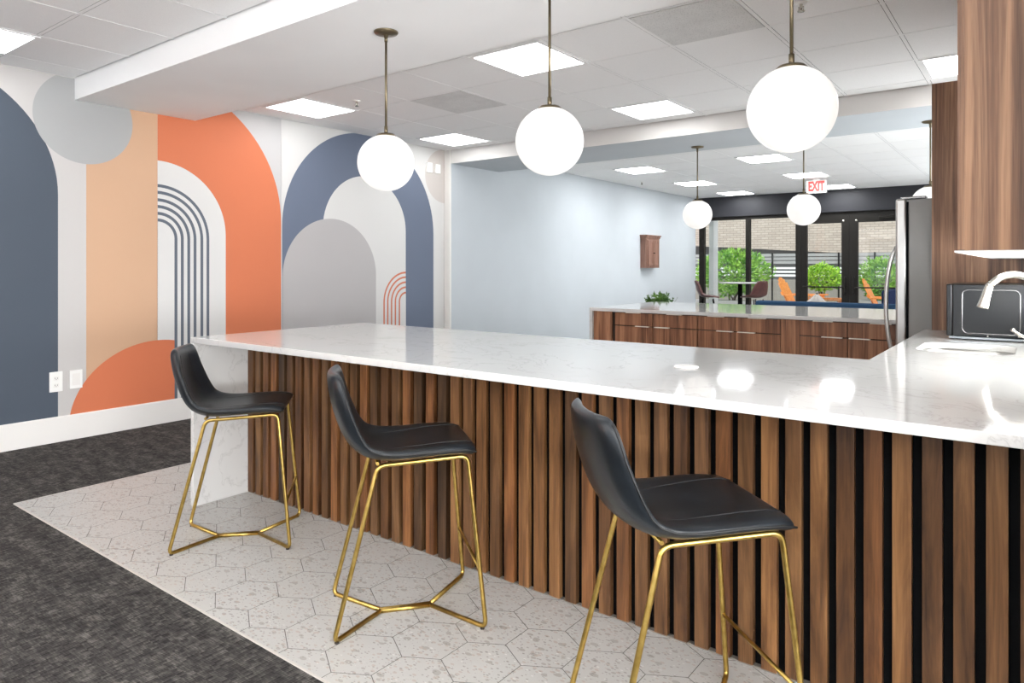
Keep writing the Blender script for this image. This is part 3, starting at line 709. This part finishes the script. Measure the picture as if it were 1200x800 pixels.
st = build_stool(); st.location = (-3.09, 1.878, FZ); st.rotation_euler = (0, 0, R(-41.5))
G = 'bar stools along the slatted bar'
st['label'] = 'black leather bar stool with gold legs farthest left, before the white end panel'; st['group'] = G
dup(st, (-1.92, 1.86, FZ), R(-38), 'black leather bar stool with gold legs in the middle of the three')
dup(st, (-.80, 1.82, FZ), R(-42), 'black leather bar stool with gold legs nearest the camera, feet cut off below')

# ------------------------------------------------------------------ far room furniture
# small wall cabinet
wc = thing('wall_cabinet', 'small brown wooden cabinet hung on the pale blue wall', 'wall cabinet', (XB + .0005, 11.72, 1.29))
obj('body', BX(0, .12, -.27, .27, 0, .54), M_redwood, wc, bevel=.003)
bm = BX(0, .150, -.30, .30, .575, .60); box(bm, 0, .135, -.285, .285, .54, .575); obj('crown', bm, M_redwood, wc, bevel=.006)
for sg in (-1, 1):
    a, b_ = (-.225, -.003) if sg < 0 else (.003, .225)
    d_ = obj('door', BX(.1205, .132, a, b_, .035, .505), M_redwood, wc, bevel=.003)
    bm = bmesh.new()
    for q in (BX,): pass
    box(bm, .132, .138, a + .004, a + .035, .04, .50); box(bm, .132, .138, b_ - .035, b_ - .004, .04, .50); box(bm, .132, .138, a + .035, b_ - .035, .04, .08); box(bm, .132, .138, a + .035, b_ - .035, .46, .50)
    obj('door_frame', bm, M_redwood, d_, bevel=.002)
    obj('knob', TB([(.138, sg * .018, .27), (.152, sg * .018, .27)], [.006, .009], 10), M_black, d_)

# potted fern behind the island
def leaf_mesh(n, center, rad, size, seed, long=2.2, shell=.55, up=.5):
    rnd = random.Random(seed); bm = bmesh.new()
    for _ in range(n):
        while True:
            d = Vector((rnd.uniform(-1, 1), rnd.uniform(-1, 1), rnd.uniform(-1, 1)))
            if shell < d.length < 1: break
        k = 1 + .22 * noise.noise(d * 2.3 + Vector((seed, 0, 0)))
        c = Vector(center) + Vector((d.x * rad[0], d.y * rad[1], d.z * rad[2])) * k
        a = (d.normalized() * .8 + Vector((rnd.uniform(-1, 1), rnd.uniform(-1, 1), rnd.uniform(-.3, 1) * up * 2))).normalized()
        s_ = a.cross(Vector((rnd.uniform(-1, 1), rnd.uniform(-1, 1), rnd.uniform(-1, 1)))).normalized(); nn = a.cross(s_)
        L = size * rnd.uniform(.7, 1.3); w = L / long
        pts = [c, c + a * L * .35 + s_ * w * .5 + nn * w * .12, c + a * L, c + a * L * .35 - s_ * w * .5 + nn * w * .12, c + a * L * .45]
        v = [bm.verts.new(p_) for p_ in pts]
        bm.faces.new((v[0], v[1], v[4])); bm.faces.new((v[1], v[2], v[4])); bm.faces.new((v[0], v[4], v[3])); bm.faces.new((v[4], v[2], v[3]))
    return bm
def leafmat(name, c1, c2):
    m = mat(name, c1, .5, spec=.3); t = NT(m); t.color(t.ramp(t.noise(t.pos(), 5, 3), [(.35, c1), (.65, c2)])); return m
M_fern = leafmat('fern_green', (40, 78, 30), (96, 132, 56)); M_lime = leafmat('lime_leaves', (120, 176, 44), (186, 220, 84)); M_mid = leafmat('green_leaves', (92, 148, 56), (164, 204, 92)); M_stem = mat('stem_brown', (84, 70, 52), .8)
pf = thing('potted_fern', 'green fern showing above the far edge of the walnut island', 'potted plant', (-3.66, 7.75, .06))
obj('pot', lathe([(0, -.06), (.14, -.06), (.19, .62), (.20, .63), (.18, .63), (.165, .58), (0, .58)], 32), mat('pot_grey', (120, 120, 118), .6), pf)
bm = bmesh.new(); rnd = random.Random(4)
for k in range(26):
    a = 2 * pi * k / 26 + rnd.uniform(-.1, .1); L = rnd.uniform(.17, .27); lean = rnd.uniform(.35, 1.0)
    prev = Vector((0, 0, .60)); tops = []
    for j in range(12):
        s_ = (j + 1) / 12; q = Vector((cos(a) * L * lean * s_, sin(a) * L * lean * s_, .60 + .43 * s_ - .16 * lean * s_ * s_ - .05 * rnd.random())); 
        d = (q - prev).normalized(); side = d.cross(Vector((0, 0, 1))).normalized(); l_ = .065 * sin(pi * (s_ * .85 + .1)) + .012
        for sg in (-1, 1):
            v = [bm.verts.new(p_) for p_ in (prev, prev + side * sg * l_ * .6 + d * .014, prev + side * sg * l_ + d * .03 + Vector((0, 0, .008)), prev + side * sg * l_ * .5 + d * .034, q)]
            bm.faces.new((v[0], v[1], v[3])); bm.faces.new((v[1], v[2], v[3])); bm.faces.new((v[0], v[3], v[4]))
        prev = q
obj('foliage', bm, M_fern, pf)

# high table and two brown shell stools by the window
ht = thing('high_table', 'tall white-topped table on a dark post by the left window', 'table', (-4.40, 12.75, 0), R(0))
obj('tabletop', lathe([(0, 1.00), (.36, 1.00), (.375, 1.004), (.375, 1.018), (.37, 1.022), (0, 1.022)], 40), mat('table_laminate', (176, 176, 174), .4), ht)
obj('post', TB([(0, 0, .02), (0, 0, 1.0)], .04, 20), M_black, ht); obj('base', lathe([(0, 0), (.26, 0), (.26, .012), (.06, .03), (0, .03)], 36), M_black, ht)
def build_shell_stool():
    t_ = thing('shell_bar_stool', '', 'bar stool', (0, 0, 0), 0, 'brown shell stools at the tall table')
    P = [(.21, .755, .17, .0), (.12, .765, .19, .01), (0, .757, .20, .03), (-.09, .757, .20, .05), (-.15, .79, .195, .065), (-.185, .86, .185, .07), (-.21, .95, .165, .06), (-.232, 1.03, .13, .045), (-.24, 1.06, .09, .035)]
    bm = bmesh.new(); rows = []
    for i, (y, z, w, e) in enumerate(P):
        a = P[max(i - 1, 0)]; b = P[min(i + 1, len(P) - 1)]; L = math.hypot(b[0] - a[0], b[1] - a[1]); ny, nz = (b[1] - a[1]) / L, -(b[0] - a[0]) / L
        rows.append([bm.verts.new((w * (-1 + k / 4), y + ny * e * abs(-1 + k / 4) ** 2, z + nz * e * abs(-1 + k / 4) ** 2)) for k in range(9)])
    for a, b in zip(rows, rows[1:]):
        for k in range(8): bm.faces.new((a[k], a[k + 1], b[k + 1], b[k]))
    o = obj('seat', bm, M_brownleather, t_, smooth=True); m_ = o.modifiers.new('s', 'SOLIDIFY'); m_.thickness = .022; m_.offset = -1; m2 = o.modifiers.new('u', 'SUBSURF'); m2.levels = 1; m2.render_levels = 2
    for sx in (-1, 1):
        for sy in (-1, 1): obj('leg', TB([(sx * .10, sy * .09, .735), (sx * .19, sy * .19, .008)], .010, 10), M_black, t_)
    z = .28; q = .10 + .09 * (.735 - z) / .727; b = bmesh.new(); tube(b, [(q, q - .01, z), (-q, q - .01, z), (-q, -q + .01, z), (q, -q + .01, z)], .008, 8, closed=True); obj('foot_ring', b, M_black, t_)
    return t_
s1 = build_shell_stool(); s1.location = (-4.74, 12.05, 0); s1.rotation_euler = (0, 0, R(-72)); s1['label'] = 'brown leather shell bar stool left of the tall table, by the blue wall'
dup(s1, (-4.00, 12.35, 0), R(60), 'brown leather shell bar stool right of the tall table, seen from behind')

# navy sofa, its back to the island, and a higher navy chair
M_navy = mat('navy_fabric', (38, 62, 88), .9, spec=.15); M_navy2 = mat('deep_navy', (26, 36, 66), .9, spec=.15)
sf = thing('sofa', 'navy blue sofa with a low straight back beyond the island', 'sofa', (-2.48, 10.6, 0))
obj('base', BX(-.92, .92, .12, .86, .10, .30), M_navy, sf, bevel=.02); obj('backrest', BX(-.95, .95, 0, .16, .10, .80), M_navy, sf, bevel=.03)
for sg in (-1, 1): obj('armrest', BX(min(sg * .95, sg * .80), max(sg * .95, sg * .80), .165, .88, .10, .60), M_navy, sf, bevel=.03)
for k in range(2): obj('seat_cushion', BX(-.795 + .797 * k, -.795 + .797 * k + .79, .17, .88, .305, .45), M_navy, sf, bevel=.03)
for sx in (-.85, .85):
    for sy in (.08, .8): obj('leg', TB([(sx, sy, 0), (sx, sy, .10)], [.018, .024], 10), M_black, sf)
def pillow(loc, rot, s_, m, label):
    bm = bmesh.new(); bmesh.ops.create_grid(bm, x_segments=10, y_segments=10, size=.5)
    top = bm.verts[:]
    for v in top: v.co.z = .16 * ((1 - (2 * v.co.x) ** 2) * (1 - (2 * v.co.y) ** 2)) ** .5 if abs(v.co.x) < .499 and abs(v.co.y) < .499 else 0
    g_ = bmesh.ops.duplicate(bm, geom=bm.faces[:]); 
    for e in g_['geom']:
        if isinstance(e, bmesh.types.BMVert): e.co.z *= -1
    bmesh.ops.remove_doubles(bm, verts=bm.verts, dist=1e-4)
    o = obj('throw_pillow', bm, m, smooth=True); o.scale = s_; o.location = loc; o.rotation_euler = rot; tag(o, label, 'pillow'); return o
M_cush = mat('pale_linen', (170, 163, 156), .9, spec=.1)
pillow((-2.62, 10.88, .69), (R(76), R(45), 0), (.34, .34, .5), M_cush, 'pale grey throw pillow with one corner sticking up over the navy sofa')
ch = thing('armchair', 'dark navy armchair standing right of the sofa, beside the refrigerator edge', 'armchair', (-1.47, 11.9, 0), R(-90))
obj('seat', BX(-.33, .33, -.30, .36, .20, .44), M_navy2, ch, bevel=.04); obj('backrest', BX(-.38, .38, -.40, -.29, .12, .965), M_navy2, ch, bevel=.03)
for sg in (-1, 1): obj('armrest', BX(min(sg * .42, sg * .34), max(sg * .42, sg * .34), -.38, .36, .12, .62), M_navy2, ch, bevel=.03)
for sx in (-.34, .34):
    for sy in (-.32, .3): obj('leg', TB([(sx, sy, 0), (sx, sy, .12)], .018, 10), M_black, ch)

# ------------------------------------------------------------------ patio outside
struct(obj('patio_floor', BX(-16, 6, YF + .101, 32, -.12, -.005), paint('patio_concrete', (190, 184, 176), .9)))
M_brick = mat('tan_brick', (196, 178, 162), .85, spec=.2); t = NT(M_brick); p = t.pos(); s = t.sep(p)
br = t.n('ShaderNodeTexBrick'); t.l(t.comb(s[0], s[2], 0.0), br.inputs['Vector']); br.inputs['Scale'].default_value = 1.0
br.inputs['Brick Width'].default_value = .24; br.inputs['Row Height'].default_value = .08; br.inputs['Mortar Size'].default_value = .009
br.inputs['Color1'].default_value = rgb(202, 187, 172); br.inputs['Color2'].default_value = rgb(186, 170, 156); br.inputs['Mortar'].default_value = rgb(158, 146, 136); t.color(br.outputs['Color'])
bm = bmesh.new()
prism(bm, [(-16, 2.45), (6, 1.05), (6, 9), (-16, 9)], -24.0, -24.3, M=Matrix.Rotation(R(90), 4, 'X'))
struct(obj('wall_brick', bm, M_brick))
struct(obj('wall_recess', BX(-16, 6, 25.0, 25.2, -.005, 3), paint('recess_grey', (120, 118, 116))))
struct(obj('trim_6', BX(-2.62, -2.50, 23.85, 24.0, 1.7, 8), paint('downpipe_grey', (128, 116, 106))))
fn = thing('patio_fence', 'grey patio fence with white horizontal slats and dark posts outside', 'fence', (-5, 21.5, 0))
obj('low_wall', BX(-9, 9, 0, .12, 0, .93), paint('patio_wall', (140, 134, 126)), fn)
bm = bmesh.new()
for z in (1.40, 1.51, 1.62): box(bm, -9, 9, .03, .06, z, z + .085)
obj('upper_slats', bm, mat('grey_slat', (160, 158, 156), .6), fn)
bm = bmesh.new()
for z in (1.02, 1.13, 1.24): box(bm, -9, 9, .03, .06, z, z + .06)
obj('lower_slats', bm, mat('white_slat', (240, 240, 238), .6), fn)
for k in range(20): obj('post', BX(-8.9 + .93 * k, -8.86 + .93 * k, -.02, .03, .0, 1.72), M_frame, fn)
def shrub(name, x, y, rx, ry, z0, z1, m, n, size, label, seed, planter):
    t_ = thing(name, label, 'shrub', (x, y, -.005))
    zc = (z0 + z1) / 2; obj('foliage', leaf_mesh(n, (0, 0, zc), (rx, ry, (z1 - z0) / 2), size, seed), m, t_)
    b = bmesh.new(); rnd = random.Random(seed)
    for k in range(7): tube(b, [(rnd.uniform(-.15, .15) * rx, rnd.uniform(-.2, .2) * ry, .25), (rnd.uniform(-.3, .3) * rx, 0, z0 + .1), (rnd.uniform(-.7, .7) * rx, rnd.uniform(-.5, .5) * ry, zc)], [.02, .014, .006], 6)
    obj('stems', b, M_stem, t_)
    if planter == 'box':
        bm = BX(-rx, rx, -.3, .3, 0, .46); obj('planter', bm, mat('planter_grey', (150, 148, 145), .7), t_, bevel=.01)
    else: obj('planter', lathe([(0, 0), (.28, 0), (.44, .34), (.47, .36), (.42, .36), (.38, .30), (0, .30)], 32), mat('planter_dark', (88, 86, 84), .6), t_)
shrub('leafy_shrub', -6.25, 17.5, .95, .55, .62, 1.72, M_mid, 3600, .105, 'big loose green shrub behind the left window panes', 3, 'box')
shrub('leafy_shrub', -4.45, 19.0, .46, .45, .70, 1.36, M_lime, 2200, .085, 'round lime green shrub in a bowl planter behind the left glass door', 5, 'bowl')
shrub('leafy_shrub', -3.22, 19.6, .50, .45, .50, 1.56, M_mid, 2400, .085, 'tall green shrub behind the right glass door', 8, 'box')
def build_adirondack():
    t_ = thing('adirondack_chair', '', 'patio chair', (0, 0, 0), 0, 'orange wooden patio chairs')
    for sg in (-1, 1):
        obj('front_leg', BX(sg * .31 - .02, sg * .31 + .02, .20, .30, 0, .54), M_orange, t_)
        bm = bmesh.new(); prism(bm, [(.28, .30), (.28, .40), (-.10, .30), (-.52, .0), (-.38, .0)], 0, .03, M=Matrix.Translation((sg * .27 - .015, 0, 0)) @ Matrix(((0, 0, 1, 0), (1, 0, 0, 0), (0, 1, 0, 0), (0, 0, 0, 1)))); obj('rear_leg', bm, M_orange, t_)
        obj('armrest', BX(sg * .33 - .065, sg * .33 + .065, -.36, .36, .54, .565), M_orange, t_, bevel=.004)
    bm = bmesh.new()
    for k in range(6): y = .25 - .092 * k; z = .385 - .03 * k; box(bm, -.25, .25, y, y + .08, z, z + .02)
    obj('seat', bm, M_orange, t_)
    bm = bmesh.new(); Mb = Matrix.Translation((0, -.22, .24)) @ Matrix.Rotation(R(24), 4, 'X')
    for k in range(6): x = -.27 + .092 * k; h = .74 - .02 * (k - 2.5) ** 2; box(bm, x, x + .082, -.01, .01, 0, h, M=Mb)
    box(bm, -.25, .25, -.03, -.01, .12, .18, M=Mb); box(bm, -.30, .30, -.035, -.01, .36, .42, M=Mb)
    obj('backrest', bm, M_orange, t_)
    return t_
a1 = build_adirondack(); a1.location = (-4.52, 17.7, -.005); a1.rotation_euler = (0, 0, R(-92)); a1.scale = (1.15,) * 3; a1['label'] = 'orange wooden patio chair behind the second window pane, beside the door'
dup(a1, (-3.54, 15.6, -.005), R(-84), 'orange wooden patio chair behind the left glass door')
dup(a1, (-2.52, 17.0, -.005), R(-88), 'orange wooden patio chair behind the right glass door')
